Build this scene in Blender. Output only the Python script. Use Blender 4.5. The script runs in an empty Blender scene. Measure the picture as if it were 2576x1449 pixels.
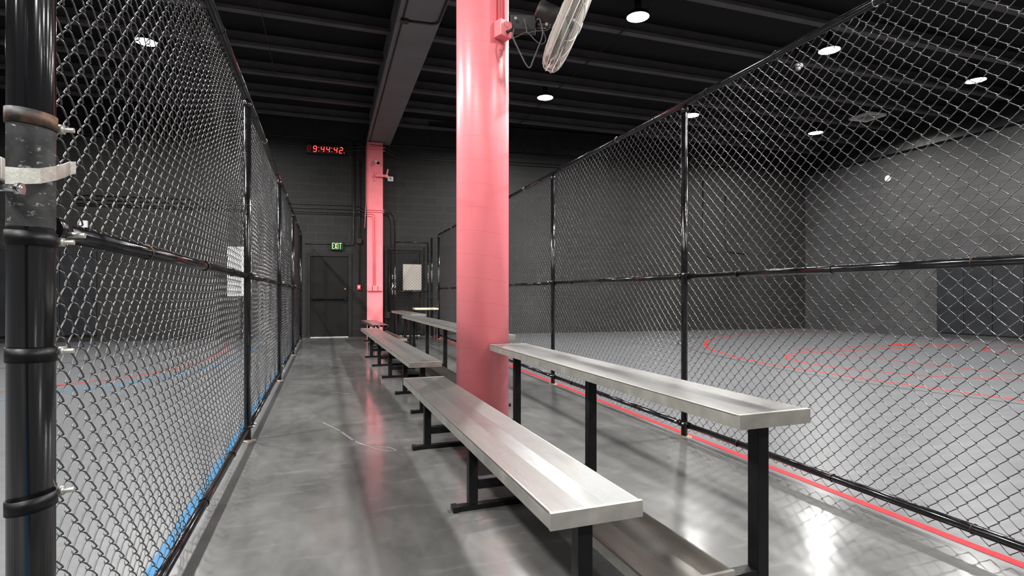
import bpy, bmesh, math, random
import numpy as np
from mathutils import Vector, Matrix
random.seed(7)
scn = bpy.context.scene
COL = scn.collection
PI = math.pi
Y_ = Vector((0, 1, 0))

# ------------------------------------------------------------------ materials
def new_mat(name, col, rough=.5, metal=0., spec=.5, coat=0.):
    m = bpy.data.materials.new(name); m.use_nodes = True
    b = m.node_tree.nodes['Principled BSDF']
    b.inputs['Base Color'].default_value = (*col, 1)
    b.inputs['Roughness'].default_value = rough
    b.inputs['Metallic'].default_value = metal
    b.inputs['Specular IOR Level'].default_value = spec
    b.inputs['Coat Weight'].default_value = coat
    return m
def N(m, t, **kw):
    n = m.node_tree.nodes.new(t)
    for k, v in kw.items(): setattr(n, k, v)
    return n
def L(m, a, b): m.node_tree.links.new(a, b)
def bsdf(m): return m.node_tree.nodes['Principled BSDF']
def objco(m):
    return N(m, 'ShaderNodeTexCoord').outputs['Object']
def mapping(m, vec, scale=(1, 1, 1), loc=(0, 0, 0), rot=(0, 0, 0)):
    n = N(m, 'ShaderNodeMapping'); L(m, vec, n.inputs['Vector'])
    n.inputs['Scale'].default_value = scale; n.inputs['Location'].default_value = loc; n.inputs['Rotation'].default_value = rot
    return n.outputs['Vector']
def noise(m, vec, scale, detail=4, rough=.55):
    n = N(m, 'ShaderNodeTexNoise'); L(m, vec, n.inputs['Vector'])
    n.inputs['Scale'].default_value = scale; n.inputs['Detail'].default_value = detail; n.inputs['Roughness'].default_value = rough
    return n.outputs['Fac']
def ramp(m, fac, stops):
    n = N(m, 'ShaderNodeValToRGB'); L(m, fac, n.inputs['Fac'])
    el = n.color_ramp.elements
    while len(el) < len(stops): el.new(.5)
    for e, (p, c) in zip(el, stops):
        e.position = p; e.color = (*c, 1) if len(c) == 3 else c
    return n.outputs['Color']
def g3(v): return (v, v, v)
def mathn(m, op, a, b=None, c=None):
    n = N(m, 'ShaderNodeMath', operation=op)
    for i, x in enumerate((a, b, c)):
        if x is None: continue
        if isinstance(x, (int, float)): n.inputs[i].default_value = x
        else: L(m, x, n.inputs[i])
    return n.outputs[0]
def mixc(m, fac, a, b, mode='MIX'):
    n = N(m, 'ShaderNodeMix', data_type='RGBA', blend_type=mode)
    if isinstance(fac, (int, float)): n.inputs[0].default_value = fac
    else: L(m, fac, n.inputs[0])
    for i, x in ((6, a), (7, b)):
        if isinstance(x, tuple): n.inputs[i].default_value = (*x, 1)
        else: L(m, x, n.inputs[i])
    return n.outputs[2]
def bump(m, h, strength=.3, dist=.01, prev=None):
    n = N(m, 'ShaderNodeBump'); L(m, h, n.inputs['Height'])
    n.inputs['Strength'].default_value = strength; n.inputs['Distance'].default_value = dist
    if prev is not None: L(m, prev, n.inputs['Normal'])
    return n.outputs['Normal']
def sep(m, vec):
    n = N(m, 'ShaderNodeSeparateXYZ'); L(m, vec, n.inputs[0]); return n.outputs

def noisy(name, col, rough, metal=0., amt=.25, scale=6., spec=.5, bumps=.05):
    m = new_mat(name, col, rough, metal, spec); v = objco(m)
    f = noise(m, v, scale, 5)
    c = ramp(m, f, [(.3, tuple(x * (1 - amt) for x in col)), (.7, tuple(min(1, x * (1 + amt)) for x in col))])
    L(m, c, bsdf(m).inputs['Base Color'])
    L(m, ramp(m, f, [(.3, g3(max(0, rough - .06))), (.7, g3(min(1, rough + .08)))]), bsdf(m).inputs['Roughness'])
    if bumps: L(m, bump(m, noise(m, v, scale * 8, 3), bumps, .004), bsdf(m).inputs['Normal'])
    return m

M = {}
M['black_vinyl'] = noisy('black_vinyl_steel', (.006, .006, .007), .14, 0, .3, 14, .55, .02)
M['wire'] = new_mat('black_vinyl_wire', (.007, .007, .008), .32, .0, 1., .4)
bsdf(M['wire']).inputs['Coat Roughness'].default_value = .2
M['black_paint'] = noisy('black_painted_steel', (.004, .004, .0045), .42, 0, .3, 9, .22, .04)
M['ceiling'] = noisy('black_painted_deck', (.0065, .0068, .0085), .75, 0, .25, 1.2, .3, .05)
M['joist'] = noisy('dark_grey_painted_joist', (.082, .08, .086), .55, 0, .18, 3, .4, .03)
M['beam'] = noisy('grey_painted_beam', (.15, .145, .15), .6, 0, .14, 2.2, .4, .03)
M['conduit'] = noisy('black_painted_conduit', (.014, .0135, .0135), .38, 0, .2, 8, .5, .03)
M['cable_grey'] = new_mat('grey_dusty_cable', (.10, .095, .095), .6)
M['pink'] = noisy('pink_painted_metal', (.95, .235, .265), .42, 0, .05, 4, .5, .03)
M['white'] = noisy('white_plastic', (.75, .75, .73), .45, 0, .04, 5)
M['board'] = noisy('off_white_board', (.40, .365, .32), .35, 0, .08, 3)
M['cream'] = noisy('cream_table_top', (.72, .62, .46), .4, 0, .06, 6)
M['galv'] = noisy('galvanised_steel', (.50, .50, .455), .38, .75, .2, 18, .5, .1)
M['chrome'] = noisy('bright_steel', (.7, .7, .7), .22, .95, .1, 20)
M['rust'] = new_mat('rusty_steel', (.06, .03, .02), .6)
_v = objco(M['rust']); L(M['rust'], ramp(M['rust'], noise(M['rust'], _v, 26, 4), [(.42, (.010, .010, .010)), (.52, (.075, .035, .018)), (.68, (.17, .075, .03))]), bsdf(M['rust']).inputs['Base Color'])
M['brass'] = noisy('brass', (.6, .42, .2), .3, .9, .1, 20)
M['door'] = noisy('black_painted_door', (.0085, .0083, .008), .45, 0, .25, 2.5, .2, .06)
M['frame'] = noisy('dark_door_frame', (.015, .0147, .0142), .48, 0, .2, 4, .2, .06)
M['pad'] = noisy('black_vinyl_pad', (.010, .0112, .0138), .5, 0, .25, 2.2, .35, .05)
M['red'] = noisy('red_plastic', (.72, .02, .02), .35, 0, .05, 5)
M['blue_line'] = noisy('blue_floor_paint', (.002, .115, .27), .45, 0, .12, 20, .15)
M['red_line'] = noisy('red_floor_paint', (.27, .001, .006), .45, 0, .12, 20, .12)
M['coral_line'] = noisy('coral_floor_paint', (.30, .013, .012), .45, 0, .12, 20, .15)
M['black_line'] = noisy('black_floor_paint', (.012, .012, .014), .4, 0, .2, 20)
M['scuff_mark'] = noisy('pale_scuff', (.20, .20, .20), .5, 0, .3, 30)
M['cement'] = noisy('rough_cement_patch', (.20, .175, .14), .9, 0, .3, 40, .3, .5)
M['fan_cage'] = new_mat('dusty_white_wire', (.60, .57, .52), .55, .1)
M['fan_black'] = noisy('dusty_black_motor', (.022, .021, .021), .5, 0, .5, 9, .5, .1)
M['brown_plank'] = noisy('brown_stained_plank', (.20, .135, .105), .55, .15, .25, 5, .4, .1)
M['sill'] = noisy('worn_threshold', (.62, .60, .58), .4, .3, .2, 9)
def emis(name, col, s):
    m = new_mat(name, (0, 0, 0), .4)
    bsdf(m).inputs['Emission Color'].default_value = (*col, 1); bsdf(m).inputs['Emission Strength'].default_value = s
    return m
LAMP = 760.
SPREAD = 168.
M['lamp'] = emis('led_lens', (1, .985, .96), 40.)
M['led_lit'] = emis('lit_red_segment', (1, .05, .045), 3.2)
M['led_off_glow'] = emis('unlit_red_segment_glow', (.5, .01, .02), .22)  # unlit segments get a faint red glow as emission
M['exit_green'] = emis('exit_green', (.25, 1, .22), 1.3)
M['exit_mix'] = emis('exit_warm_green', (.95, .75, .35), 1.2)
M['lcd'] = new_mat('dark_lcd', (.05, .06, .035), .3)

# aluminium plank with ribbed bands each side of a smooth strip
def plank_mat(name, base, rough):
    m = new_mat(name, base, rough, .8); v = objco(m); x, y, z = sep(m, v)
    wv = mathn(m, 'SINE', mathn(m, 'MULTIPLY', x, 2 * PI / .0062))
    c1 = mathn(m, 'ABSOLUTE', mathn(m, 'SUBTRACT', x, .148))
    band = mathn(m, 'MULTIPLY', mathn(m, 'GREATER_THAN', c1, .036), mathn(m, 'LESS_THAN', c1, .139))
    h = mathn(m, 'MULTIPLY', wv, band)
    blot = noise(m, mapping(m, v, (5, 1.3, 5)), 2.2, 3, .5)
    fine = noise(m, mapping(m, v, (30, 1.5, 30)), 3, 2)
    col = ramp(m, blot, [(.3, tuple(c * .72 for c in base)), (.72, tuple(min(1, c * 1.12) for c in base))])
    col = mixc(m, mathn(m, 'MULTIPLY', fine, .3), col, tuple(c * .6 for c in base))
    groove = mathn(m, 'MULTIPLY', mathn(m, 'LESS_THAN', wv, -.3), band)
    col = mixc(m, mathn(m, 'MULTIPLY', groove, .38), col, tuple(c * .3 for c in base))
    strip = mathn(m, 'MULTIPLY', mathn(m, 'LESS_THAN', c1, .036), .42)
    col = mixc(m, strip, col, (base[0] * .42, base[1] * .45, base[2] * .5))  # smooth strip painted darker and bluer, as where it catches no highlight
    L(m, col, bsdf(m).inputs['Base Color'])
    L(m, ramp(m, blot, [(.3, g3(rough + .12)), (.7, g3(max(.29, rough - .05)))]), bsdf(m).inputs['Roughness'])
    n1 = bump(m, h, .22, .0012)
    L(m, n1, bsdf(m).inputs['Normal'])
    return m
M['alu'] = plank_mat('ribbed_aluminium', (.27, .264, .252), .30)
M['alu_worn'] = plank_mat('worn_ribbed_aluminium', (.21, .19, .165), .34)
M['alu_edge'] = noisy('brushed_aluminium_edge', (.33, .32, .29), .42, .62, .15, 12, .5, .05)

def block_mat(name, base, mort):
    m = new_mat(name, base, .55, 0, .22); v = objco(m); x, y, z = sep(m, v)
    cb = N(m, 'ShaderNodeCombineXYZ'); L(m, x, cb.inputs[0]); L(m, z, cb.inputs[1])
    br = N(m, 'ShaderNodeTexBrick'); L(m, cb.outputs[0], br.inputs['Vector'])
    br.inputs['Scale'].default_value = 1; br.inputs['Brick Width'].default_value = .405; br.inputs['Row Height'].default_value = .203
    br.inputs['Mortar Size'].default_value = .006; br.inputs['Mortar Smooth'].default_value = .4; br.inputs['Bias'].default_value = 0
    br.inputs['Color1'].default_value = (*base, 1); br.inputs['Color2'].default_value = (*(c * .84 for c in base), 1); br.inputs['Mortar'].default_value = (*mort, 1)
    big = noise(m, v, .7, 5); spot = noise(m, v, 60, 2)
    col = mixc(m, 1., br.outputs['Color'], ramp(m, big, [(.3, g3(.75)), (.7, g3(1.2))]), 'MULTIPLY')
    L(m, col, bsdf(m).inputs['Base Color'])
    n1 = bump(m, br.outputs['Fac'], -.8, .008)
    L(m, bump(m, spot, .25, .004, n1), bsdf(m).inputs['Normal'])
    return m
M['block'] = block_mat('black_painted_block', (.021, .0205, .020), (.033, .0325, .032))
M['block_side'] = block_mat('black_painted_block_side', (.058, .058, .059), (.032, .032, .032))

# floor: polished concrete in the walkway, smooth grey paint on the two courts
def floor_mat():
    m = new_mat('polished_concrete_and_court_paint', (.3, .3, .3), .2); v = objco(m); x, y, z = sep(m, v)
    n1 = noise(m, mapping(m, v, (1, .6, 1)), 1.1, 6, .6)
    n2 = noise(m, mapping(m, v, (3, 1.2, 1), rot=(0, 0, .5)), 2.5, 4, .6)
    n3 = noise(m, mapping(m, v, (2, 8, 1), rot=(0, 0, -.6)), 1.6, 3, .6)
    con = ramp(m, n1, [(.3, (.058, .058, .057)), (.52, (.106, .105, .102)), (.72, (.150, .150, .149))])
    con = mixc(m, .55, con, ramp(m, n2, [(.3, g3(.62)), (.55, g3(1.)), (.75, g3(1.18))]), 'MULTIPLY')
    con = mixc(m, ramp(m, n3, [(.58, g3(0)), (.78, g3(.2))]), con, (.3, .31, .32))
    # saw-cut joints across the walkway
    fy = mathn(m, 'ABSOLUTE', mathn(m, 'SUBTRACT', mathn(m, 'FRACT', mathn(m, 'DIVIDE', mathn(m, 'SUBTRACT', y, 1.42), 3.02)), .5))
    joint = mathn(m, 'LESS_THAN', fy, .0013)
    con = mixc(m, mathn(m, 'MULTIPLY', joint, .6), con, (.08, .08, .08))
    st = noise(m, mapping(m, v, (.25, 14, 1), rot=(0, 0, .12)), 1.3, 4)
    crt = ramp(m, st, [(.3, (.064, .066, .070)), (.6, (.079, .081, .085)), (.78, (.108, .110, .114))])
    court = mathn(m, 'MAXIMUM', mathn(m, 'LESS_THAN', x, -.575), mathn(m, 'GREATER_THAN', x, 2.60))
    L(m, mixc(m, court, con, crt), bsdf(m).inputs['Base Color'])
    rc = ramp(m, n2, [(.3, g3(.278)), (.7, g3(.34))])
    L(m, mixc(m, court, rc, g3(.36)), bsdf(m).inputs['Roughness'])
    bsdf(m).inputs['Specular IOR Level'].default_value = .3
    L(m, mathn(m, 'MULTIPLY', mathn(m, 'SUBTRACT', 1.0, court), .75), bsdf(m).inputs['Coat Weight'])
    L(m, ramp(m, n2, [(.35, g3(.08)), (.7, g3(.17))]), bsdf(m).inputs['Coat Roughness'])
    L(m, bump(m, n2, .05, .004), bsdf(m).inputs['Normal'])
    return m
M['floor'] = floor_mat()

def column_mat():
    m = new_mat('pink_painted_concrete', (.88, .2, .24), .36); v = objco(m); x, y, z = sep(m, v)
    h = mathn(m, 'FRACT', mathn(m, 'DIVIDE', mathn(m, 'ADD', z, mathn(m, 'MULTIPLY', x, .12)), .185))
    seam = mathn(m, 'LESS_THAN', mathn(m, 'ABSOLUTE', mathn(m, 'SUBTRACT', h, .5)), .007)
    big = noise(m, mapping(m, v, (1, 1, .5)), 3, 4)
    vor = N(m, 'ShaderNodeTexVoronoi'); L(m, v, vor.inputs['Vector']); vor.inputs['Scale'].default_value = 13
    pit = mathn(m, 'LESS_THAN', vor.outputs['Distance'], .045)
    col = ramp(m, big, [(.3, (.95, .222, .252)), (.7, (.985, .262, .292))])
    col = mixc(m, mathn(m, 'MULTIPLY', seam, .55), col, (.72, .13, .16))
    col = mixc(m, mathn(m, 'MULTIPLY', pit, .6), col, (.3, .05, .06))
    L(m, col, bsdf(m).inputs['Base Color'])
    nb = bump(m, seam, -.25, .004)
    L(m, bump(m, noise(m, mapping(m, v, (3, 3, 26)), 8, 3), .10, .004, nb), bsdf(m).inputs['Normal'])
    return m
M['column'] = column_mat()

def scuff_mat():
    m = new_mat('scuffed_black_post', (.010, .010, .011), .28); v = objco(m); x, y, z = sep(m, v)
    patch = mathn(m, 'MULTIPLY', mathn(m, 'GREATER_THAN', z, 1.22), mathn(m, 'LESS_THAN', z, 1.42))
    n = noise(m, mapping(m, v, (30, 30, 55)), 1.2, 5, .7)
    n2 = noise(m, mapping(m, v, (14, 14, 190), rot=(.25, .1, 0)), 1.2, 3, .6)
    wear = mathn(m, 'MULTIPLY', patch, ramp(m, n, [(.60, g3(0)), (.68, g3(.7))]))
    scr = mathn(m, 'MULTIPLY', patch, ramp(m, n2, [(.66, g3(0)), (.74, g3(.55))]))
    haze = mathn(m, 'MULTIPLY', patch, ramp(m, noise(m, v, 18, 3), [(.35, g3(.05)), (.65, g3(.5))]))
    few = ramp(m, noise(m, mapping(m, v, (60, 60, 7)), 1.4, 3), [(.70, g3(0)), (.76, g3(.12))])
    c = mixc(m, haze, (.006, .006, .007), (.09, .09, .09))
    c = mixc(m, wear, c, (.50, .49, .46)); c = mixc(m, scr, c, (.45, .44, .41)); c = mixc(m, few, c, (.3, .3, .3))
    L(m, c, bsdf(m).inputs['Base Color'])
    L(m, mixc(m, patch, g3(.14), g3(.5)), bsdf(m).inputs['Roughness'])
    return m
M['scuff'] = scuff_mat()

# ------------------------------------------------------------------ mesh helpers
class MB:
    def __init__(self): self.bm = bmesh.new()
    def box(self, x0, x1, y0, y1, z0, z1, bev=0.):
        t = bmesh.new()
        bmesh.ops.create_cube(t, size=1)
        for v in t.verts:
            v.co = Vector((x0 + (v.co.x + .5) * (x1 - x0), y0 + (v.co.y + .5) * (y1 - y0), z0 + (v.co.z + .5) * (z1 - z0)))
        if bev: bmesh.ops.bevel(t, geom=list(t.edges), offset=bev, segments=2, affect='EDGES', profile=.6)
        self._merge(t); return self
    def _merge(self, t):
        me = bpy.data.meshes.new('tmp'); t.to_mesh(me); t.free(); self.bm.from_mesh(me); bpy.data.meshes.remove(me)
    def obox(self, c, ax, ay, az, sx, sy, sz, bev=0.):
        t = bmesh.new(); bmesh.ops.create_cube(t, size=1)
        for v in t.verts: v.co = Vector((v.co.x * sx, v.co.y * sy, v.co.z * sz))
        if bev: bmesh.ops.bevel(t, geom=list(t.edges), offset=bev, segments=2, affect='EDGES', profile=.6)
        c = Vector(c); ax, ay, az = Vector(ax).normalized(), Vector(ay).normalized(), Vector(az).normalized()
        for v in t.verts: v.co = c + ax * v.co.x + ay * v.co.y + az * v.co.z
        self._merge(t); return self
    def tube(self, pts, r, sides=10, cap=True, closed=False):
        pts = [Vector(p) for p in pts]; n = len(pts); rings = []
        rr = r if isinstance(r, (list, tuple)) else [r] * n
        prev = None
        for i in range(n):
            if closed: t = (pts[(i + 1) % n] - pts[i - 1]).normalized()
            else: t = (pts[min(i + 1, n - 1)] - pts[max(i - 1, 0)]).normalized()
            if prev is None:
                a = Vector((0, 0, 1)) if abs(t.z) < .9 else Vector((1, 0, 0))
                u = t.cross(a).normalized()
            else: u = (prev - t * prev.dot(t)).normalized()
            prev = u; w = t.cross(u)
            rings.append([self.bm.verts.new(pts[i] + (u * math.cos(k * 2 * PI / sides) + w * math.sin(k * 2 * PI / sides)) * rr[i]) for k in range(sides)])
        for i in range(n if closed else n - 1):
            a, b = rings[i], rings[(i + 1) % n]
            for k in range(sides):
                f = self.bm.faces.new((a[k], a[(k + 1) % sides], b[(k + 1) % sides], b[k])); f.smooth = True
        if cap and not closed:
            self.bm.faces.new(rings[0][::-1]); self.bm.faces.new(rings[-1])
        return self
    def lathe(self, prof, o=(0, 0, 0), ax=(0, 0, 1), sides=32, smooth=True):
        o = Vector(o); ax = Vector(ax).normalized()
        a = Vector((0, 0, 1)) if abs(ax.z) < .9 else Vector((1, 0, 0))
        u = ax.cross(a).normalized(); w = ax.cross(u); rings = []
        for r, h in prof:
            rings.append([self.bm.verts.new(o + ax * h + (u * math.cos(k * 2 * PI / sides) + w * math.sin(k * 2 * PI / sides)) * max(r, 1e-5)) for k in range(sides)])
        for A, B in zip(rings, rings[1:]):
            for k in range(sides):
                f = self.bm.faces.new((A[k], A[(k + 1) % sides], B[(k + 1) % sides], B[k])); f.smooth = smooth
        self.bm.faces.new(rings[0][::-1]); self.bm.faces.new(rings[-1])
        return self
    def ring(self, c, ax, R, r, seg=24, sides=6):
        c = Vector(c); ax = Vector(ax).normalized(); a = Vector((0, 0, 1)) if abs(ax.z) < .9 else Vector((1, 0, 0))
        u = ax.cross(a).normalized(); w = ax.cross(u)
        return self.tube([c + (u * math.cos(k * 2 * PI / seg) + w * math.sin(k * 2 * PI / seg)) * R for k in range(seg)], r, sides, closed=True)
    def ribbon(self, pts, w, z=.0):
        pts = [Vector((p[0], p[1], z)) for p in pts]; n = len(pts); prev = None
        for i in range(n):
            t = (pts[min(i + 1, n - 1)] - pts[max(i - 1, 0)]).normalized(); s = Vector((-t.y, t.x, 0)) * w / 2
            q = (self.bm.verts.new(pts[i] - s), self.bm.verts.new(pts[i] + s))
            if prev: self.bm.faces.new((prev[0], q[0], q[1], prev[1]))
            prev = q
        return self
    def poly(self, pts):
        self.bm.faces.new([self.bm.verts.new(p) for p in pts]); return self
    def extr(self, prof, x0, x1):
        # profile in (y, z), run along x
        a = [self.bm.verts.new((x0, p[0], p[1])) for p in prof]; b = [self.bm.verts.new((x1, p[0], p[1])) for p in prof]
        n = len(prof)
        for k in range(n): self.bm.faces.new((a[k], a[(k + 1) % n], b[(k + 1) % n], b[k]))
        self.bm.faces.new(a[::-1]); self.bm.faces.new(b); return self
    def build(self, name, mat, parent=None, loc=None, normals=True):
        if normals: bmesh.ops.recalc_face_normals(self.bm, faces=list(self.bm.faces))
        me = bpy.data.meshes.new(name); self.bm.to_mesh(me); self.bm.free(); me.materials.append(mat)
        o = bpy.data.objects.new(name, me); COL.objects.link(o)
        if parent: o.parent = parent
        if loc: o.location = loc
        return o
def tag(o, label=None, cat=None, group=None, kind=None):
    if label: o['label'] = label
    if cat: o['category'] = cat
    if group: o['group'] = group
    if kind: o['kind'] = kind
    return o
def thing(name, label, cat, loc=(0, 0, 0), rz=0., group=None):
    o = bpy.data.objects.new(name, None); COL.objects.link(o); o.empty_display_size = .1
    o.location = loc; o.rotation_euler = (0, 0, rz)
    return tag(o, label, cat, group)
def struct(o): o['kind'] = 'structure'; return o
def smooth_path(P, n=8, closed=False):
    P = [Vector(p) for p in P]; out = []; m = len(P)
    for i in range(m if closed else m - 1):
        g = (lambda k: P[k % m]) if closed else (lambda k: P[min(max(k, 0), m - 1)])
        a, b, c, d = g(i - 1), g(i), g(i + 1), g(i + 2)
        for j in range(n):
            t = j / n
            out.append(.5 * ((2 * b) + (c - a) * t + (2 * a - 5 * b + 4 * c - d) * t * t + (3 * b - a - 3 * c + d) * t ** 3))
    if not closed: out.append(P[-1])
    return out
def round_path(P, r=.06, n=5):
    P = [Vector(p) for p in P]; out = [P[0]]
    for a, b, c in zip(P, P[1:], P[2:]):
        d1, d2 = (a - b), (c - b); k = min(r, d1.length * .45, d2.length * .45)
        p, q = b + d1.normalized() * k, b + d2.normalized() * k
        for j in range(n + 1):
            t = j / n; out.append(p * (1 - t) ** 2 + b * 2 * t * (1 - t) + q * t * t)
    out.append(P[-1]); return out

# ------------------------------------------------------------------ chain-link panel (interlocked flattened spirals)
def chain_panel(name, length, z0, z1, parent, x_off=0., y_off=0., seed=0, sides=5, r=.0020, sag=.0, along='x'):
    p = .0765; a = .0068; rng = np.random.default_rng(seed)
    n = int(length / (p / 2)); per = int((z1 - z0) / p)
    f = np.array([0, .045, .13, .37, .455]); f = np.concatenate([f, f + .5])
    tri = np.array([-1.0, -.86, -.50, .50, .86]); tri = np.concatenate([tri, -tri])
    yy = np.array([0, .80, 1., 1., .80]); yy = np.concatenate([yy, -yy])
    T = np.concatenate([i + f for i in range(per)] + [[per]])
    TX = np.concatenate([np.tile(tri, per), [-1.0]]); TY = np.concatenate([np.tile(yy, per), [0]])
    k = np.arange(n)[:, None]
    # odd wires run half a period out of phase
    nf = len(f); TX2 = np.concatenate([-np.tile(tri, per), [1.0]]); TY2 = np.concatenate([-np.tile(yy, per), [0]])
    odd = (k % 2 == 1)
    X = (k + .5) * p / 2 + (p / 4 + .0027) * np.where(odd, TX2[None], TX[None])
    Yv = a * np.where(odd, TY2[None], TY[None])
    Z = z0 + T[None] * p + 0 * X
    # slack in the fabric
    ph = rng.uniform(0, 6.28, 6)
    Yv = Yv + .006 * np.sin(X * 2.1 + ph[0]) * np.sin(Z * 2.7 + ph[1]) + .003 * np.sin(X * 7 + ph[2]) * np.sin(Z * 5 + ph[3])
    edge = np.clip((Z - z0) / .25, 0, 1)
    Yv = Yv + (1 - edge) * .012 * np.sin(X * 11 + ph[4])
    Z = Z + .004 * np.sin(X * 3.3 + ph[5]) + (1 - edge) * .010 * np.sin(X * 8 + ph[2])
    X = X + .004 * np.sin(Z * 3.1 + ph[0])
    P = np.stack([X, Yv, Z], -1)                       # n, m, 3
    t = np.empty_like(P); t[:, 1:-1] = P[:, 2:] - P[:, :-2]; t[:, 0] = P[:, 1] - P[:, 0]; t[:, -1] = P[:, -1] - P[:, -2]
    t /= np.linalg.norm(t, axis=-1, keepdims=True)
    u = np.cross(np.array([0, 1., 0]), t); u /= np.linalg.norm(u, axis=-1, keepdims=True); w = np.cross(t, u)
    an = np.arange(sides) * 2 * np.pi / sides
    V = P[:, :, None, :] + r * (np.cos(an)[None, None, :, None] * u[:, :, None, :] + np.sin(an)[None, None, :, None] * w[:, :, None, :])
    m_ = P.shape[1]; V = V.reshape(-1, 3)
    base = (np.arange(n)[:, None, None] * m_ + np.arange(m_ - 1)[None, :, None]) * sides
    s0 = np.arange(sides)[None, None, :]; s1 = (np.arange(sides) + 1)[None, None, :] % sides
    Q = np.stack([base + s0, base + s1, base + sides + s1, base + sides + s0], -1).reshape(-1, 4)
    me = bpy.data.meshes.new(name)
    me.vertices.add(len(V)); me.vertices.foreach_set('co', V.astype(np.float32).ravel())
    me.loops.add(Q.size); me.loops.foreach_set('vertex_index', Q.astype(np.int32).ravel())
    me.polygons.add(len(Q)); me.polygons.foreach_set('loop_start', (np.arange(len(Q)) * 4).astype(np.int32))
    me.polygons.foreach_set('use_smooth', np.ones(len(Q), dtype=bool))
    me.update(calc_edges=True); me.materials.append(M['wire'])
    o = bpy.data.objects.new(name, me); COL.objects.link(o); o.parent = parent; o.location = (x_off, y_off, 0)
    return o

# ------------------------------------------------------------------ camera
CX, HZ, F = 1288., 740., 1372.
YAW = math.atan((1288 - 828) / F)
EYE = 1.09
cam = bpy.data.cameras.new('camera'); co = bpy.data.objects.new('camera', cam); COL.objects.link(co)
co.location = (0, 0, EYE); co.rotation_euler = (PI / 2, 0, -YAW)
cam.sensor_width = 36; cam.lens = 36 * F / 2576; cam.shift_y = (HZ - 724.5) / 2576; cam.clip_start = .02; cam.clip_end = 100
scn.camera = co

# ------------------------------------------------------------------ the setting
XL, XR = -9.0, 14.45
ALPHA = math.atan(-.068)
def wall_y(x): return 14.5 - .068 * (x - .7)
ZC = 5.66
fl = MB().poly([(XL, -6, 0), (XR, -6, 0), (XR, wall_y(XR) + .02, 0), (XL, wall_y(XL) + .02, 0)]).build('floor', M['floor']); struct(fl)
WR = bpy.data.objects.new('wall_back', None)
bpy.data.objects.remove(WR)
wb = MB().box(-9.9, 14.2, 0, .2, 0, ZC).build('wall_back', M['block'], None, (.7, 14.5, 0)); wb.rotation_euler = (0, 0, ALPHA); struct(wb)
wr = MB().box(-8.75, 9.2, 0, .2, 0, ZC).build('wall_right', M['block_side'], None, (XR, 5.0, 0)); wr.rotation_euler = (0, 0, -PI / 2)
wr.location = (XR, 5.0, 0); struct(wr)
# rotated -90deg: local x runs toward -Y, local y points to +X
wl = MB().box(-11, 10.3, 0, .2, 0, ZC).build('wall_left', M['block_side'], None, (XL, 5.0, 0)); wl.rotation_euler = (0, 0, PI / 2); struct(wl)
ce = MB().box(XL - .2, XR + .2, -6, wall_y(XL) + .3, ZC, ZC + .1).build('ceiling', M['ceiling']); struct(ce)
# floor markings, painted on the floor: parts of it
def line(pts, w, mat, sm=True):
    pts = [(p[0], p[1], 0) for p in pts]
    q = smooth_path(pts, 10) if sm else [Vector(p) for p in pts]
    return MB().ribbon(q, w, .0015).build('painted_line', M[mat], fl)
line([(-.635, -2), (-.70, 14.4)], .062, 'blue_line', False)
line([(2.655, -2), (2.60, 14.2)], .055, 'red_line', False)
line([(-7.8, 4.9), (-3.48, 7.58), (-3.05, 7.94), (-2.41, 8.55), (-2.0, 9.66), (-1.91, 11.5), (-2.1, 13.3)], .045, 'coral_line')
line([(-7, 4.6), (-3.22, 7.01), (-2.84, 7.35), (-2.39, 7.74), (-1.91, 8.4), (-1.6, 9.4), (-1.42, 11), (-1.5, 13.6)], .045, 'blue_line')
line([(-8.0, 8.2), (-4.58, 9.97), (-3.86, 10.6), (-3.11, 12.15), (-2.9, 13.8)], .03, 'black_line')
line([(-8.4, 12.2), (-5.98, 13.0), (-4.9, 14.3)], .05, 'blue_line')
outer = [(7.6, -1), (7.1, 1.8), (6.75, 3.6), (6.55, 5.1), (6.50, 6.3), (6.6, 7.4), (6.95, 8.5), (7.3, 9.25), (8.0, 10.2), (9.0, 11.15), (10.4, 11.85), (12, 12.1), (13.2, 11.8), (14.2, 11.0)]
line(outer, .055, 'coral_line')
line([(9.9, 2.2), (8.7, 4.1), (8.1, 4.7), (7.6, 5.1), (7.25, 5.8), (7.15, 6.5), (7.3, 7.1), (7.6, 7.55), (8.2, 7.86), (8.75, 7.9), (10.7, 7.92), (12.9, 7.85)], .055, 'coral_line')
line([(9.3, 1), (8.95, 4.0), (8.85, 5.2), (8.80, 6.3), (8.77, 7.3), (8.78, 8.49), (10.3, 8.46), (11.6, 8.34), (14, 8.05)], .045, 'coral_line', False)
line([(12.15, 5.8), (11.9, 6.6), (12.1, 7.15), (12.8, 7.4), (14, 7.3)], .055, 'coral_line')
line([(7.3, -1), (6.75, 2.2), (6.45, 3.8), (6.25, 4.8), (6.2, 5.9), (6.3, 6.9), (6.5, 8.0), (6.75, 9.0), (7.4, 10.4), (8.4, 11.3), (9.6, 11.9), (11.3, 12.35), (13, 12.3), (14.3, 11.7)], .03, 'black_line')
line([(7.3, 13.9), (14.3, 13.4)], .04, 'coral_line', False)
mb = MB(); mb.poly([(11.75 + .35 * math.cos(t * PI / 12), 8.5 + .14 * math.sin(t * PI / 12), .0018) for t in range(24)])
mb.build('painted_line', M['coral_line'], fl)

for pts in ([(.08, 4.55), (.16, 4.25), (.27, 4.02), (.36, 3.88), (.44, 3.86), (.40, 3.95), (.30, 4.0)], [(-.05, 4.9), (.10, 4.5), (.18, 4.2)], [(.0, 8.9), (.35, 8.4), (.46, 8.3)], [(.05, 6.35), (.22, 6.2)]):
    MB().ribbon(smooth_path([(p[0], p[1], 0) for p in pts], 8), .010, .0012).build('scuff_mark', M['scuff_mark'], fl)
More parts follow.
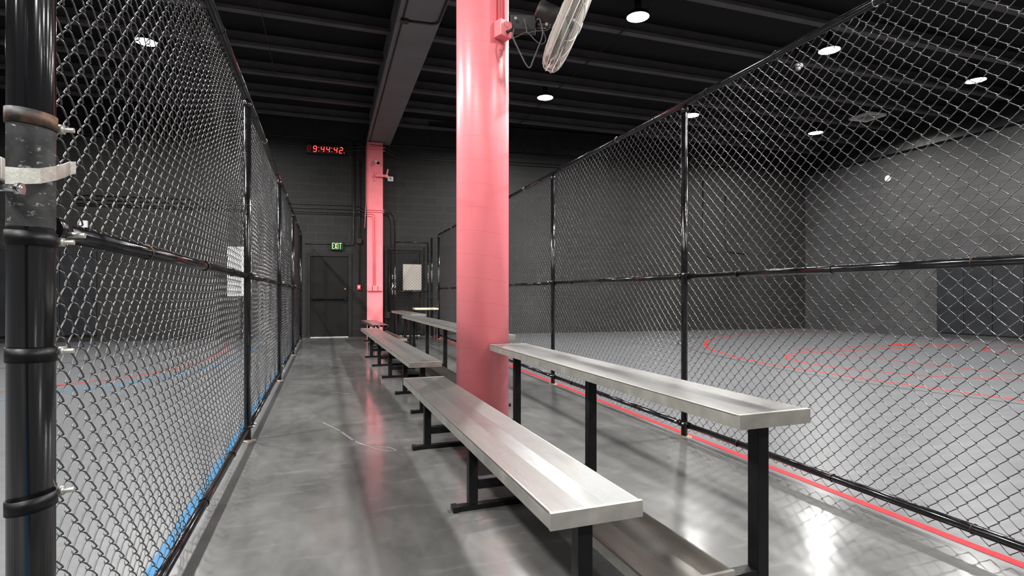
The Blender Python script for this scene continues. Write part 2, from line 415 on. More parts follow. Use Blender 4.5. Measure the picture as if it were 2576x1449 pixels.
# roof joists: parts of the ceiling
ZJ = 5.40
for i in range(-4, 7):
    y = 6.75 + 1.245 * i + 1.245
    if y > 14.3: continue
    prof = [(y + .02, ZC), (y - .0, ZC), (y - .0, ZJ + .028), (y - .075, ZJ + .028), (y - .075, ZJ + .055), (y - .10, ZJ + .055), (y - .10, ZJ), (y + .02, ZJ)]
    MB().extr(prof, XL + .05, XR - .05).build('joist', M['joist'], ce)
# back-wall plate along the top
MB().box(-9.8, 14.0, -.16, -.002, 4.98, 5.62).build('wall_plate', M['conduit'], wb)

MB().box(XR - .14, XR - .002, -5.9, 13.4, 4.86, 5.39).build('trim_1', M['conduit'])
struct(bpy.data.objects['trim_1'])
# main beam
BX0, BX1, BZ = .90, 1.50, 4.95
bm_ = thing('ceiling_beam', 'wide grey box beam running over the pink columns to the back wall', 'beam', (0, 0, 0))
MB().box(BX0, BX1, -3, 14.42, BZ, BZ + .035, .004).box(BX0 + .06, BX1 - .06, -3, 14.42, BZ + .035, ZC - .01).build('beam_box', M['beam'], bm_)
MB().box(BX0 - .01, BX0 + .085, -3, 14.4, BZ + .036, BZ + .06).build('edge_flange', M['joist'], bm_)
MB().tube(round_path([(BX0 + .075, 14.3, BZ - .016), (BX0 + .075, -3, BZ - .016)]), .011, 8).build('conduit', M['conduit'], bm_)
MB().tube(round_path([(BX0 + .085, 7.75, BZ - .018), (BX1 - .035, 7.72, BZ - .018), (BX1 - .03, -3, BZ - .018)], .12), .016, 8).build('conduit', M['conduit'], bm_)
MB().box(BX0 + .05, BX0 + .16, 7.7, 7.8, BZ - .04, BZ - .001, .004).build('conduit_box', M['conduit'], bm_)

# ------------------------------------------------------------------ columns
CXc, CYc, CR = 1.186, 4.29, .2125
col1 = MB().lathe([(CR, 0), (CR, 4.95)], (0, 0, 0), sides=96).build('column', M['column'], None, (CXc, CYc, 0))
tag(col1, 'round pink concrete column rising between the aluminium bleachers in the middle of the walkway', 'column')
c2x, c2w, c2d = 1.118, .39, .30
col2 = thing('wall_column', 'square pink column standing against the back wall under the end of the beam', 'column', (c2x, wall_y(c2x), 0), ALPHA)
MB().box(-c2w / 2, c2w / 2, -c2d, -.003, 0, 4.93, .006).build('shaft', M['pink'], col2)
def wpt(u, v, off=0.):
    # point on the back wall (local frame of wall_back: x along, y out of the wall towards -, z up)
    t = (u - CX) / F; s, c = math.sin(YAW), math.cos(YAW)
    d = 14.5476 / ((c - t * s) + .068 * (t * c + s))
    X, Yw, Z = d * (t * c + s), d * (c - t * s), EYE - (v - HZ) * d / F
    lx = (X - .7) / math.cos(ALPHA)
    return (lx, -off, Z)
def on_wall(name, label, cat, u, v, group=None):
    p = wpt(u, v)
    return thing(name, label, cat, (.7 + p[0] * math.cos(ALPHA), 14.5 + p[0] * math.sin(ALPHA), p[2]), ALPHA, group)
WALL = ((.7, 14.5, 0), ALPHA)

# three outlet boxes with two conduits on the square column
ob = thing('outlet_box_row', 'row of three pink outlet boxes low on the square pink column', 'outlet', (c2x, wall_y(c2x), 0), ALPHA)
for k in (-.13, 0.005, .135):
    b = MB().box(k - .058, k + .058, -c2d - .055, -c2d - .001, 1.17, 1.30, .006).build('outlet_box', M['pink'], ob)
    for q in (-.02, .02): MB().lathe([(.006, 0), (.006, .004)], (k + q, -c2d - .0555, 1.235), (0, -1, 0), 8).build('screw', M['conduit'], b)

# ------------------------------------------------------------------ conduits on the back wall (black on the blocks, pink across the column)
def conduit(label, pts, r=.011, pink=None, off=.02, rad=.10):
    # pts are wall-frame (x, out, z)
    t = thing('conduit', label, 'conduit', *WALL)
    if pink is None:
        MB().tube(round_path(pts, rad), r, 8).build('conduit_run', M['conduit'], t)
    else:
        for i, (seg, pk) in enumerate(pink):
            MB().tube(round_path(seg, rad), r, 8).build('conduit_run', M['pink'] if pk else M['conduit'], t)
    return t
def W(u, v, off=.02): return wpt(u, v, off)
def colx(dx): # wall-frame x of a point on the square column face
    return (c2x + dx - .7) / math.cos(ALPHA)
co_ = c2d + .016
xl, xr = colx(-c2w / 2), colx(c2w / 2)
zA = W(739, 512)[2]; zB = zA - .10; zC_ = zA - .19; zD = zA - .235
for nm, z0, dz in (('uppermost', zA, 0), ('second', zB, 0)):
    right = W(994, 540)[0] if nm == 'uppermost' else W(984, 545)[0]
    zc = zA - .13 - (0 if nm == 'uppermost' else .05)
    zlow = W(993, 640)[2]
    conduit('%s of four thin wall conduits crossing the square column, dropping behind the gate' % nm, None, .010, [
        ([(-6.2, -.02, z0), (xl - .22, -.02, z0), (xl - .03, -co_, zc)], False),
        ([(xl - .03, -co_, zc), (xr + .03, -co_, zc)], True),
        ([(xr + .03, -co_, zc), (right - .1, -.03, zc), (right, -.02, zc - .12), (right, -.02, zlow if nm == 'uppermost' else zlow - .9)], False)])
for nm, z0, dx in (('third', zC_, .01), ('lowest', zD, -.035)):
    zc = zA - .23 - (0 if nm == 'third' else .055)
    conduit('%s of four thin wall conduits, turning down the square column to its boxes' % nm, None, .009, [
        ([(-6.2, -.02, z0), (xl - .22, -.02, z0), (xl - .03, -co_, zc)], False),
        ([(xl - .03, -co_, zc), (colx(dx), -co_, zc), (colx(dx), -co_, 1.29)], True)])
z1 = W(766, 369)[2]
for nm, dz in (('upper', .0), ('lower', -.075)):
    conduit('%s of the paired conduits high on the wall behind the red clock' % nm, None, .010, [
        ([(-6.2, -.02, z1 + dz), (xl - .7, -.02, z1 + dz), (xl - .02, -co_, z1 + dz + .02)], False),
        ([(xl - .02, -co_, z1 + dz + .02), (xr + .05, -co_, z1 + dz + .02)], True),
        ([(xr + .05, -co_, z1 + dz + .02), (xr + .4, -.02, z1 + dz - .06), (5.5, -.02, z1 + dz - .06)], False)])
z2 = W(700, 346)[2]
conduit('topmost thin conduit across the wall under the roof, above the red clock', None, .009, [
    ([(-6.2, -.18, z2), (xl - .1, -.18, z2)], False)])
conduit('thin sagging cable high on the wall right of the square pink column', None, .006, [
    (smooth_path([(xr - .35, -co_, z1 + .09), (xr - .1, -co_, z1 + .07), (xr + .12, -co_, z1 + .085), (xr + .45, -.19, z1 + .13), (xr + 1.5, -.19, z1 + .12), (5, -.19, z1 + .10)], 6), False)])
pv = W(891, 380)
conduit('tall vertical conduit left of the square pink column, bending to the exit sign', [(pv[0], -.047, 4.97), (pv[0] - .02, -.047, W(890, 616)[2]), (W(866, 616)[0], -.047, W(866, 616)[2] + .0)], .014)
pv2 = W(905, 400)
t = conduit('thinner vertical conduit left of the square pink column, running down to the fire alarm', [(pv2[0], -.044, W(907, 398)[2]), (pv2[0] - .01, -.044, 1.328)], .010)
zb = W(904, 607)[2]
MB().box(pv2[0] - .065, pv2[0] + .045, -.07, -.002, zb - .06, zb + .06, .005).build('junction_box', M['conduit'], t)
conduit('thin conduit running from the left fence to the exit sign above the door', [(W(768, 612)[0], -.016, W(768, 612)[2] - .01), (W(832, 612)[0], -.016, W(768, 612)[2] - .01)], .007)
MB().tube([(colx(-c2w / 2 - .02), -c2d - .045, 4.85), (colx(-c2w / 2 - .02), -c2d - .045, 3.4), (colx(-c2w / 2 - .055), -c2d - .05, 2.75)], .008, 6).build('cable_strip', M['pink'], col2)
bpy.data.objects['cable_strip'].parent = None
cs = bpy.data.objects['cable_strip']; cs.location = WALL[0]; cs.rotation_euler = (0, 0, ALPHA)
tag(cs, 'thin pink cable hanging loose down the left edge of the square column', 'cable')
for lab, pts in (('tall thin conduit on the right court back wall ending in a short hook', [(1768, 455), (1769, 640), (1791, 652)]),
                 ('angled thin conduit on the right court back wall with a longer foot', [(1824, 490), (1825, 632), (1885, 641)])):
    conduit(lab, [W(*p) for p in pts], .012, rad=.15)

# ------------------------------------------------------------------ doors
def door(name, u0, u1, ztop, bar=True):
    a, b = wpt(u0, 800)[0], wpt(u1, 800)[0]
    d = bpy.data.objects.new(name, None); COL.objects.link(d); d.location = WALL[0]; d.rotation_euler = (0, 0, ALPHA); struct(d)
    fw = .085
    MB().box(a - fw, a, -.035, .0, 0, ztop + fw, .004).box(b, b + fw, -.035, .0, 0, ztop + fw, .004).box(a, b, -.035, .0, ztop, ztop + fw, .004).build('door_frame', M['frame'], d)
    MB().box(a + .004, b - .004, -.010, -.001, .015, ztop - .004, .002).build('door_leaf', M['door'], d)
    MB().box(a, b, -.05, -.002, .0, .014, .002).build('threshold', M['sill'], d)
    if bar:
        m = MB().box(a + .06, b - .06, -.075, -.045, .96, 1.02, .006).box(a + .03, a + .09, -.07, -.0101, .95, 1.03, .006).box(b - .10, b - .03, -.07, -.0101, .93, 1.06, .006)
        pb = m.build('panic_bar', M['black_paint'], d)
        MB().lathe([(.022, 0), (.026, .02), (.016, .03)], (b - .075, -.0101, 1.22), (0, -1, 0), 16).build('lock_cylinder', M['brass'], d)
        MB().lathe([(.026, 0), (.026, .014)], (b - .075, -.0101, .87), (0, -1, 0), 16).build('lock_rosette', M['black_paint'], d)
    return d
door('door_1', 781, 876, 2.045)
door('door_2', 975, 1056, 2.24, False)

# exit sign
ex = on_wall('exit_sign', 'lit exit sign with green letters above the black door', 'sign', 848, 619.5)
MB().box(-.155, .155, -.06, -.002, -.105, .11, .006).build('housing', M['frame'], ex)
def strokes(segs, w=.0145, y=-.0625):
    m = MB()
    for (x0, z0, x1, z1) in segs:
        d = Vector((x1 - x0, 0, z1 - z0)); ln = d.length; d.normalize(); n_ = Vector((-d.z, 0, d.x))
        m.obox(((x0 + x1) / 2, y, (z0 + z1) / 2), d, Y_, n_, ln, .004, w)
    return m
for ch, segs, mt in (('E', [(-.108, -.072, -.108, .08), (-.114, .073, -.070, .073), (-.108, .004, -.076, .004), (-.114, -.065, -.070, -.065)], 'exit_green'),
                     ('X', [(-.050, -.072, -.002, .08), (-.050, .08, -.002, -.072)], 'exit_mix'),
                     ('I', [(.026, -.072, .026, .08)], 'exit_green'),
                     ('T', [(.052, .073, .112, .073), (.082, -.072, .082, .076)], 'exit_green')):
    strokes(segs).build('letter', M[mt], ex)

# digital clock 9:44:42
ck = on_wall('digital_clock', 'red LED wall clock showing 9:44:42 high left of the square pink column', 'clock', 820, 378)
MB().box(-.485, .485, -.075, -.034, -.12, .13, .006).build('housing', M['frame'], ck)
SEG = {'a': (-1, 1, 1, 1), 'g': (-1, 0, 1, 0), 'd': (-1, -1, 1, -1), 'f': (-1, 0, -1, 1), 'b': (1, 0, 1, 1), 'e': (-1, -1, -1, 0), 'c': (1, -1, 1, 0)}
DIG = {' ': '', '9': 'abcdfg', '4': 'bcfg', '2': 'abged'}
def digit(ch, cx):
    lit = MB()
    for k, (x0, z0, x1, z1) in SEG.items():
        sx, sz = .036, .070
        a = Vector((cx + x0 * sx, 0, z0 * sz)); b = Vector((cx + x1 * sx, 0, z1 * sz)); d = (b - a)
        a, b = a + d * .12, b - d * .12; dn = d.normalized()
        m = lit if k in DIG[ch] else MB()
        m.obox(((a.x + b.x) / 2 + (a.z + b.z) / 2 * .12, -.0775, (a.z + b.z) / 2), Vector((dn.x + dn.z * .12, 0, dn.z)), Y_, Vector((-dn.z, 0, dn.x)), (b - a).length, .004, .015)
        if m is not lit: m.build('unlit_digit_segment', M['led_off_glow'], ck)
    if DIG[ch]: lit.build('digit', M['led_lit'], ck)
    else: lit.bm.free()
for ch, x in zip(' 94442', (-.395, -.255, -.075, .055, .235, .365)): digit(ch, x)
for x in (-.165, .145):
    for z in (-.05, .04): MB().lathe([(.009, 0), (.009, .003)], (x, -.0762, z), (0, -1, 0), 10).build('colon_dot', M['led_lit'], ck)
MB().lathe([(.008, 0), (.008, .003)], (.443, -.0762, -.06), (0, -1, 0), 10).build('indicator_dot', M['led_lit'], ck)

# fire alarm pull station
fa = on_wall('fire_alarm', 'small red fire alarm pull station between the black door and square pink column', 'fire alarm', 903, 723)
MB().box(-.045, .045, -.05, -.002, -.062, .062, .005).build('housing', M['red'], fa)
MB().box(-.033, .033, -.062, -.0505, .005, .022, .002).box(-.012, .012, -.062, -.0505, -.028, .005, .002).build('pull_handle', M['white'], fa)
MB().box(-.030, .030, -.053, -.0505, .040, .050).build('label_strip', M['white'], fa)
# thermostat, camera, bracket, sensor
th = on_wall('thermostat', 'white square thermostat on the wall right of the square pink column', 'thermostat', 982, 450.5)
MB().box(-.072, .072, -.035, -.002, -.062, .062, .012).build('case', M['white'], th)
MB().box(-.02, .02, -.0375, -.0352, -.012, .022, .001).build('screen', M['lcd'], th)
cm = thing('security_camera', 'small white security camera angled down near the top of the square column', 'camera', (c2x + .02, wall_y(c2x) - c2d, 4.42), ALPHA)
ax = Vector((.55, -.55, -.55)).normalized()
MB().lathe([(.022, 0), (.022, .012), (.012, .02), (.012, .05)], (0, -.001, 0), (0, -1, 0), 12).build('mount', M['white'], cm)
MB().lathe([(.028, 0), (.034, .02), (.036, .10)], Vector((-.03, -.05, .03)), ax, 20).build('body', M['white'], cm)
MB().lathe([(.036, .1005), (.036, .125), (.02, .126)], Vector((-.03, -.05, .03)), ax, 20).build('lens', M['black_paint'], cm)
bk = thing('wall_bracket', 'pink pivoting bracket arm sticking out from the square column', 'bracket', (c2x, wall_y(c2x) - c2d, 4.08), ALPHA)
MB().box(-.035, -.005, -.022, -.001, -.13, .10, .004).build('mount_plate', M['pink'], bk)
MB().box(-.005, .235, -.075, -.02, -.028, .028, .004).build('arm', M['pink'], bk)
MB().lathe([(.042, 0), (.042, .07)], (.265, -.015, -.002), (0, -1, 0), 20).build('pivot', M['pink'], bk)
MB().tube([(.268, -.05, .02), (.30, -.055, .175)], .020, 12).build('rod', M['pink'], bk)
sn = on_wall('motion_sensor', 'tiny white sensor high on the wall left of the beam end', 'sensor', 896, 352)
MB().box(-.03, .03, -.06, -.002, -.035, .02, .006).build('case', M['frame'], sn)
MB().box(-.025, .025, -.072, -.061, -.033, -.005, .003).build('lens', M['white'], sn)
# notice board on left part of the wall, small box, wall disc, box on right
nb = on_wall('notice_board', 'tall white board on the back wall seen through the left fence', 'board', 603, 683)
MB().box(-.27, .27, -.03, -.002, -.60, .60, .004).build('panel', M['white'], nb)
eb = on_wall('wall_box', 'small white box on the wall seen through the left fence near the big post', 'box', 212, 563)
MB().box(-.08, .08, -.06, -.002, -.09, .07, .008).build('case', M['white'], eb)
bx_ = on_wall('junction_box', 'dark box low on the wall right of the square pink column', 'box', 974, 794)
MB().box(-.075, .075, -.07, -.002, -.07, .10, .005).build('case', M['conduit'], bx_)
MB().tube([(.05, -.03, .101), (.05, -.03, 1.3)], .012, 8).build('conduit_stub', M['conduit'], bx_)
dd = MB().lathe([(.09, 0), (.085, .03), (.05, .045)], (0, 0, 0), (-1, 0, 0), 24).build('wall_disc', M['white'], None, (XR - .002, 10.83, 4.24))
tag(dd, 'small white round disc high on the right court side wall', 'disc')

# wall pads
def pads(origin, rz, n, w, z0, z1, labs, grp, topcap):
    for i in range(n):
        t = thing('wall_pad', labs[i], 'wall pad', origin, rz, grp)
        MB().box(i * w + .004, (i + 1) * w - .004, -.05, -.003, z0, z1, .012).build('pad', M['pad'], t)
        MB().box(i * w + .002, (i + 1) * w - .002, -.04, -.003, z1 + .002, z1 + .045, .004).build('top_strip', M['conduit'], t)
x0 = wpt(245, 700)[0]
po = (.7 + x0 * math.cos(ALPHA), 14.5 + x0 * math.sin(ALPHA), 0)
pads((po[0] - 4 * .72 * math.cos(ALPHA), po[1] - 4 * .72 * math.sin(ALPHA), 0), ALPHA, 4, .72, .15, 2.05,
     ['dark wall pad on the back wall at the left picture edge', 'dark wall pad on the back wall left of the big fence post and beside another',
      'dark wall pad on the back wall just right of the big fence post', 'dark wall pad at the right end of the left court row'], 'dark pads on the back wall of the left court', True)
pads((XR - .001, 9.55, 0), -PI / 2, 5, .60, .14, 1.93,
     ['dark wall pad on the right court wall, farthest of its row', 'dark wall pad on the right court wall, second from the far end', 'dark wall pad on the right court wall, third from the far end',
      'dark wall pad on the right court wall at the picture edge', 'dark wall pad on the right court wall past the picture edge'][:5], 'dark pads on the right court wall', True)

# ------------------------------------------------------------------ ceiling lamps
def lamp(x, y, label, first=[None]):
    z = 5.33
    if first[0] is None:
        t = thing('ceiling_lamp', label, 'ceiling lamp', (x, y, z), 0, 'round LED ceiling lamps over the courts')
        MB().lathe([(.09, .075), (.15, .06), (.178, .02), (.182, -.004), (.172, -.006), (.168, .004)], sides=40).build('housing', M['black_paint'], t)
        MB().lathe([(.05, .074), (.05, .33)], sides=16).build('stem', M['black_paint'], t)
        MB().lathe([(.166, -.001), (.166, .002)], sides=40).build('lens', M['lamp'], t)
        first[0] = t; return t
    r = first[0].copy(); COL.objects.link(r); r.location = (x, y, z); r['label'] = label
    for ch in list(first[0].children):
        c = ch.copy(); COL.objects.link(c); c.parent = r
    return r
for x, y, lab in ((4.48, 7.30, 'largest bright round ceiling lamp, level with the fan'),
                  (4.42, 10.93, 'bright round ceiling lamp seen just right of and below the fan'),
                  (8.15, 10.91, 'bright round ceiling lamp seen right above the nearest full right fence post'),
                  (8.25, 7.24, 'bright round ceiling lamp close under the sloping right fence top rail'),
                  (12.13, 11.06, 'small bright round ceiling lamp just left of the white ceiling grille'),
                  (12.17, 7.34, 'bright round ceiling lamp at the right edge of the picture'),
                  (-2.92, 10.65, 'bright round ceiling lamp seen through the left fence')):
    lamp(x, y, lab)
# the light of every lamp in the grid, also of those that hang outside the picture
def lamp_light(x, y, k):
    ld = bpy.data.lights.new('ceiling_lamp_light', 'AREA'); ld.shape = 'DISK'; ld.size = .332; ld.spread = math.radians(SPREAD)
    ld.energy = LAMP * k * PI * (PI * .166 ** 2); ld.color = (1, .985, .96)
    lo = bpy.data.objects.new('ceiling_lamp_light', ld); COL.objects.link(lo); lo.location = (x, y, 5.325)
for x, k in ((-6.5, .45), (-2.92, 1.45), (4.45, 1.4), (8.2, .65), (12.15, .85)):
    for y in (10.93, 7.3, 3.65, 0., -3.65): lamp_light(x, y, k)
# cables strung along the joists
for x, lab in ((4.55, 'thin dark cable strung under the joists along the lamps right of the fan'), (8.22, 'thin dark ceiling cable along the middle lamp row of the right court'),
               (12.2, 'thin dark ceiling cable along the farthest lamp row of the right court')):
    tag(MB().tube([(x, y_, ZJ - .012) for y_ in np.linspace(1, 14.2, 12)], .008, 6).build('ceiling_cable', M['conduit']), lab, 'cable')
tag(MB().tube([(-.93 - .004 * i, y_, ZJ - .014 - (.03 if i % 2 else 0)) for i, y_ in enumerate(np.linspace(2, 11.7, 18))], .006, 6).build('ceiling_cable', M['rust']), 'thin reddish cable strung under the joists left of the beam', 'cable')
# grille and round fixture
gx, gy = 12.2, 9.66
gr = thing('ceiling_grille', 'white square air grille under the roof of the right court', 'vent', (gx, gy, 5.30), -.03)
m = MB(); s = .27
m.box(-s, s, -s, -s + .04, 0, .05).box(-s, s, s - .04, s, 0, .05).box(-s, -s + .04, -s + .04, s - .04, 0, .05).box(s - .04, s, -s + .04, s - .04, 0, .05)
m.build('grille_frame', M['white'], gr)
m = MB()
for k in range(14): m.obox((0, -s + .05 + k * .037, .02), (1, 0, 0), (0, 1, .5), (0, -.5, 1), 2 * s - .082, .03, .004)
m.build('slats', M['white'], gr)
MB().box(-s + .03, s - .03, -s + .03, s - .03, .051, .13).build('duct_collar', M['fan_black'], gr)
df = thing('round_fixture', 'small round dome fixture under the joists beneath the right fence top rail', 'camera', (8.11, 7.80, 5.235))  # round ceiling fixture of unknown kind, modelled as a dome
MB().lathe([(.03, .42), (.03, .05), (.10, .045), (.10, .0), (.075, -.01)], sides=28).build('housing', M['cable_grey'], df)
MB().lathe([(.07, -.011), (.062, -.045), (.035, -.07), (.004, -.078)], sides=24).build('dome', M['fan_black'], df)

# ------------------------------------------------------------------ fences
ZT, ZM, ZB, RR = 2.55, 1.225, .095, .0205
def fence(name, label, org, rz, posts, side, first_big, end_r=.03):
    # local x runs along the fence; side = +1/-1: local y direction of the court (mesh side)
    t = thing(name, label, 'fence', org, rz)
    for i, x in enumerate(posts):
        if i == 0 and first_big: continue
        r = end_r if i == len(posts) - 1 else .0245
        p = MB().tube([(x, 0, 0), (x, 0, ZT - .03)], r, 24).build('post', M['black_vinyl'], t)
        MB().lathe([(r + .004, ZT - .075), (r + .005, ZT - .05), (r + .001, ZT - .028), (.012, ZT - .014)], (x, 0, 0), sides=24).build('post_cap', M['black_vinyl'], p)
        random.seed(i); m = MB(); ns = 22; V = []
        for R0, h in ((.054, .0005), (.048, .005), (.038, .008), (.028, .010)):
            V.append([m.bm.verts.new((x + R0 * (1 + .35 * (random.random() - .5)) * math.cos(q * 2 * PI / ns), R0 * (1 + .35 * (random.random() - .5)) * math.sin(q * 2 * PI / ns), h * (.7 + .6 * random.random()))) for q in range(ns)])
        for A, B in zip(V, V[1:]):
            for q in range(ns): m.bm.faces.new((A[q], A[(q + 1) % ns], B[(q + 1) % ns], B[q]))
        m.bm.faces.new(V[-1]); m.build('base_grout', M['cement'], p)
        for z in (ZM, ZB):
            for sx in (-1, 1):
                if (i == len(posts) - 1 and sx > 0): continue
                MB().tube([(x + sx * .033, 0, z), (x + sx * .062, 0, z)], RR + .005, 14).tube([(x + sx * .045, -side * .012, z + .018), (x + sx * .045, -side * .040, z + .018)], .0075, 8).build('rail_clamp', M['black_vinyl'], p)
                MB().lathe([(.009, 0), (.009, .008), (.005, .009), (.005, .016)], (x + sx * .045, -side * .0405, z + .018), (0, -side, 0), 6).build('clamp_bolt', M['chrome'], p)
        for z in (.70, 1.75, 2.15): 
            MB().ring((x, 0, z), (0, 0, 1), r + .0015, .0018, 20, 5).build('wire_tie', M['rust'] if z == 1.75 else M['black_vinyl'], p)
    for i, (a, b) in enumerate(zip(posts, posts[1:])):
        ra = .04 if (i == 0 and first_big) else .0255
        for nm, z in (('mid_rail', ZM), ('bottom_rail', ZB)):
            q = MB().tube([(a + ra, 0, z), (b - .0255, 0, z)], RR, 20).build(nm, M['black_vinyl'], t)
            random.seed(i + 3)
            for k in range(3):
                xx = a + (b - a) * (.22 + .27 * k + .04 * random.random())
                MB().ring((xx, 0, z), (1, .12 * (k - 1), .1), RR + .002, .0022, 20, 5).build('wire_tie', M['rust'] if k != 1 else M['black_vinyl'], q)
        chain_panel('chain_link_panel', b - a - .03, .035, ZT + .012, t, a + .02, side * .031, seed=i + (0 if side > 0 else 50), sides=6 if i < 2 else 4)
    tr = MB().tube([(posts[0] + (.035 if first_big else 0), 0, ZT), (posts[-1], 0, ZT)], RR, 20).build('top_rail', M['black_vinyl'], t)
    for a, b in zip(posts, posts[1:]):
        for k in (.15, .4, .65, .9):
            MB().ring((a + (b - a) * k, 0, ZT), (1, .1, .15), RR + .003, .0026, 20, 5).build('wire_tie', M['galv'] if k == .4 else M['black_vinyl'], tr)
    return t
LP0 = (-.555, 1.317, 0)
lrz = PI / 2 + .0066
lf = fence('chain_link_fence', 'tall black chain-link fence along the left side of the walkway', LP0, lrz, [0, 3.15, 6.14, 9.19, 12.52], +1, True)
rorg = (2.60, -1.58, 0); rrz = PI / 2 + .0038
rf = fence('chain_link_fence', 'tall black chain-link fence along the right side of the walkway behind the bleachers', rorg, rrz, [0, 2.56, 5.123, 7.687, 10.25, 12.45, 14.80], -1, False)
# end posts differ: near-left terminal post
tp = MB().tube([(0, 0, 0), (0, 0, 3.2)], .0378, 40).build('terminal_post', M['scuff'], lf)
tp['label'] = 'thick scuffed black terminal post with bands'
def band(z, tilt, mt, r=.0408, h=.028, bolt='galv', tail=.05):
    m = MB(); n = 40; rings = []
    for k in range(n):
        an = 2 * PI * k / n
        zz = z + tilt * math.sin(an)
        rings.append([(r * math.cos(an), r * math.sin(an), zz - h / 2), (r * math.cos(an), r * math.sin(an), zz + h / 2),
                      ((r - .0035) * math.cos(an), (r - .0035) * math.sin(an), zz + h / 2), ((r - .0035) * math.cos(an), (r - .0035) * math.sin(an), zz - h / 2)])
    vs = [[m.bm.verts.new(p) for p in q] for q in rings]
    for k in range(n):
        a, b = vs[k], vs[(k + 1) % n]
        for j in range(4):
            f = m.bm.faces.new((a[j], b[j], b[(j + 1) % 4], a[(j + 1) % 4])); f.smooth = j in (0, 2)
    m.box(r - .006, r + tail * .55, -.016, -.011, z - h / 2, z + h / 2, .001).box(r - .006, r + tail * .55, .0, .005, z - h / 2, z + h / 2, .001)
    b = m.build('tension_band', mt, tp)
    MB().tube([(r + .014, -.050, z), (r + .014, .014, z)], .0052, 10).lathe([(.010, 0), (.010, .009)], (r + .014, -.024, z), (0, -1, 0), 6).build('band_bolt', M[bolt], b)
band(1.432, .004, M['rust']); band(1.198, .002, M['black_paint']); band(.972, .001, M['black_paint'], .0400); band(.682, -.005, M['black_paint'])
band(1.80, .002, M['black_paint']); band(.40, .002, M['black_paint'])
# rail end cup at the terminal post
MB().lathe([(.030, 0), (.030, .05), (.026, .055)], (.052, -.002, ZM), (1, 0, 0), 24).build('rail_cup', M['black_vinyl'], tp)
MB().tube([(.075, -.03, ZM - .01), (.075, -.062, ZM - .01)], .006, 10).build('cup_bolt', M['galv'], tp)
MB().box(.062, .068, .022, .040, .05, 2.5).build('tension_bar', M['black_paint'], lf)

# gate at the left edge, only its upright and fork latch show
lg = thing('gate', 'black gate upright with pale steel fork latch hooked round the big left post', 'gate', LP0, lrz)
gxo = -.171
MB().tube([(gxo, -.004, .06), (gxo, -.004, 2.6)], .0205, 24).build('gate_upright', M['black_vinyl'], lg)
MB().tube([(gxo, -.004, 2.56), (gxo - 1.0, -.004, 2.56)], .0205, 20).build('gate_rail', M['black_vinyl'], lg)
MB().tube([(gxo, -.004, .10), (gxo - 1.0, -.004, .10)], .0205, 20).build('gate_rail', M['black_vinyl'], lg)
# fork: two flat tines either side of the terminal post
m = MB()
def strip(m, pts, h0, h1, th=.004):
    n = len(pts); V = []
    for i, p in enumerate(pts):
        p = Vector(p); q0, q1 = Vector(pts[max(i - 1, 0)]), Vector(pts[min(i + 1, n - 1)])
        d = q1 - q0; nn = Vector((-d.y, d.x, 0)).normalized() * th / 2; h = h0 + (h1 - h0) * i / (n - 1)
        V.append([m.bm.verts.new(p + nn - Vector((0, 0, h / 2))), m.bm.verts.new(p + nn + Vector((0, 0, h / 2))), m.bm.verts.new(p - nn + Vector((0, 0, h / 2))), m.bm.verts.new(p - nn - Vector((0, 0, h / 2)))])
    for a, b in zip(V, V[1:]):
        for j in range(4): m.bm.faces.new((a[j], a[(j + 1) % 4], b[(j + 1) % 4], b[j])).smooth = j in (1, 3)
    m.bm.faces.new(V[0][::-1]); m.bm.faces.new(V[-1])
strip(m, [(-.142, -.020, 1.296), (-.120, -.030, 1.300), (-.075, -.043, 1.310), (-.03, -.050, 1.325), (.005, -.052, 1.338), (.026, -.052, 1.347), (.042, -.056, 1.352)], .030, .025)
strip(m, [(-.142, .020, 1.312), (-.120, .032, 1.316), (-.075, .046, 1.325), (-.03, .053, 1.335), (.02, .054, 1.345)], .030, .026)
m.box(-.156, -.140, -.022, .022, 1.286, 1.326, .003)
m.build('fork_latch', M['galv'], lg)
MB().tube([(-.135, -.045, 1.275), (-.135, .03, 1.275)], .006, 10).lathe([(.011, 0), (.011, .010)], (-.135, -.034, 1.275), (0, -1, 0), 6).build('latch_bolt', M['chrome'], lg)
MB().ring((gxo, -.004, 1.28), (0, 0, 1), .023, .004, 20, 6).build('latch_collar', M['black_paint'], lg)

# open swing gate by the back wall on the right
GY = 14.14
sg = thing('gate', 'open black chain-link gate standing against the back wall right of the square column', 'gate', (1.57, GY, 0), -.02)
gw, gt = .885, 2.42
for nm, pts in (('gate_upright', [(.02, 0, .08), (.02, 0, gt)]), ('gate_upright', [(gw - .02, 0, .08), (gw - .02, 0, gt)])):
    MB().tube(pts, .02, 16).build(nm, M['black_vinyl'], sg)
for z in (gt, 1.16, .10): MB().tube([(.04, 0, z), (gw - .04, 0, z)], .018, 16).build('gate_rail', M['black_vinyl'], sg)
chain_panel('chain_link_panel', gw - .06, .10, gt + .03, sg, .03, -.026, 91, 4)
hp = MB().tube([(gw + .075, .0, 0), (gw + .075, .0, 2.55)], .030, 18).build('hinge_post', M['black_vinyl'], sg)
for z in (.5, .95, 1.5, 1.95, 2.2): MB().tube([(gw - .045, -.005, z), (gw + .11, -.005, z)], .010, 8).build('hinge', M['black_paint'], sg)
for z0, z1_ in ((1.47, 1.58), (1.24, 1.38), (1.08, 1.20)):
    for q0, q1, w0, w1 in ((-.055, -.032, -.03, .03), (.0, .012, -.045, -.022), (.028, .04, -.045, -.022)):
        MB().box(q0, q1, w0, w1, z0, z1_, .003).build('latch_plate', M['chrome'], sg)
MB().tube([(-.075, -.04, 1.20), (-.02, -.04, 1.33)], .012, 10).build('latch_lever', M['galv'], sg)
sb = thing('sign_board', 'blank off-white board with rounded corners hung behind the open gate mesh', 'board', (1.57, GY + .02, 0), -.02)
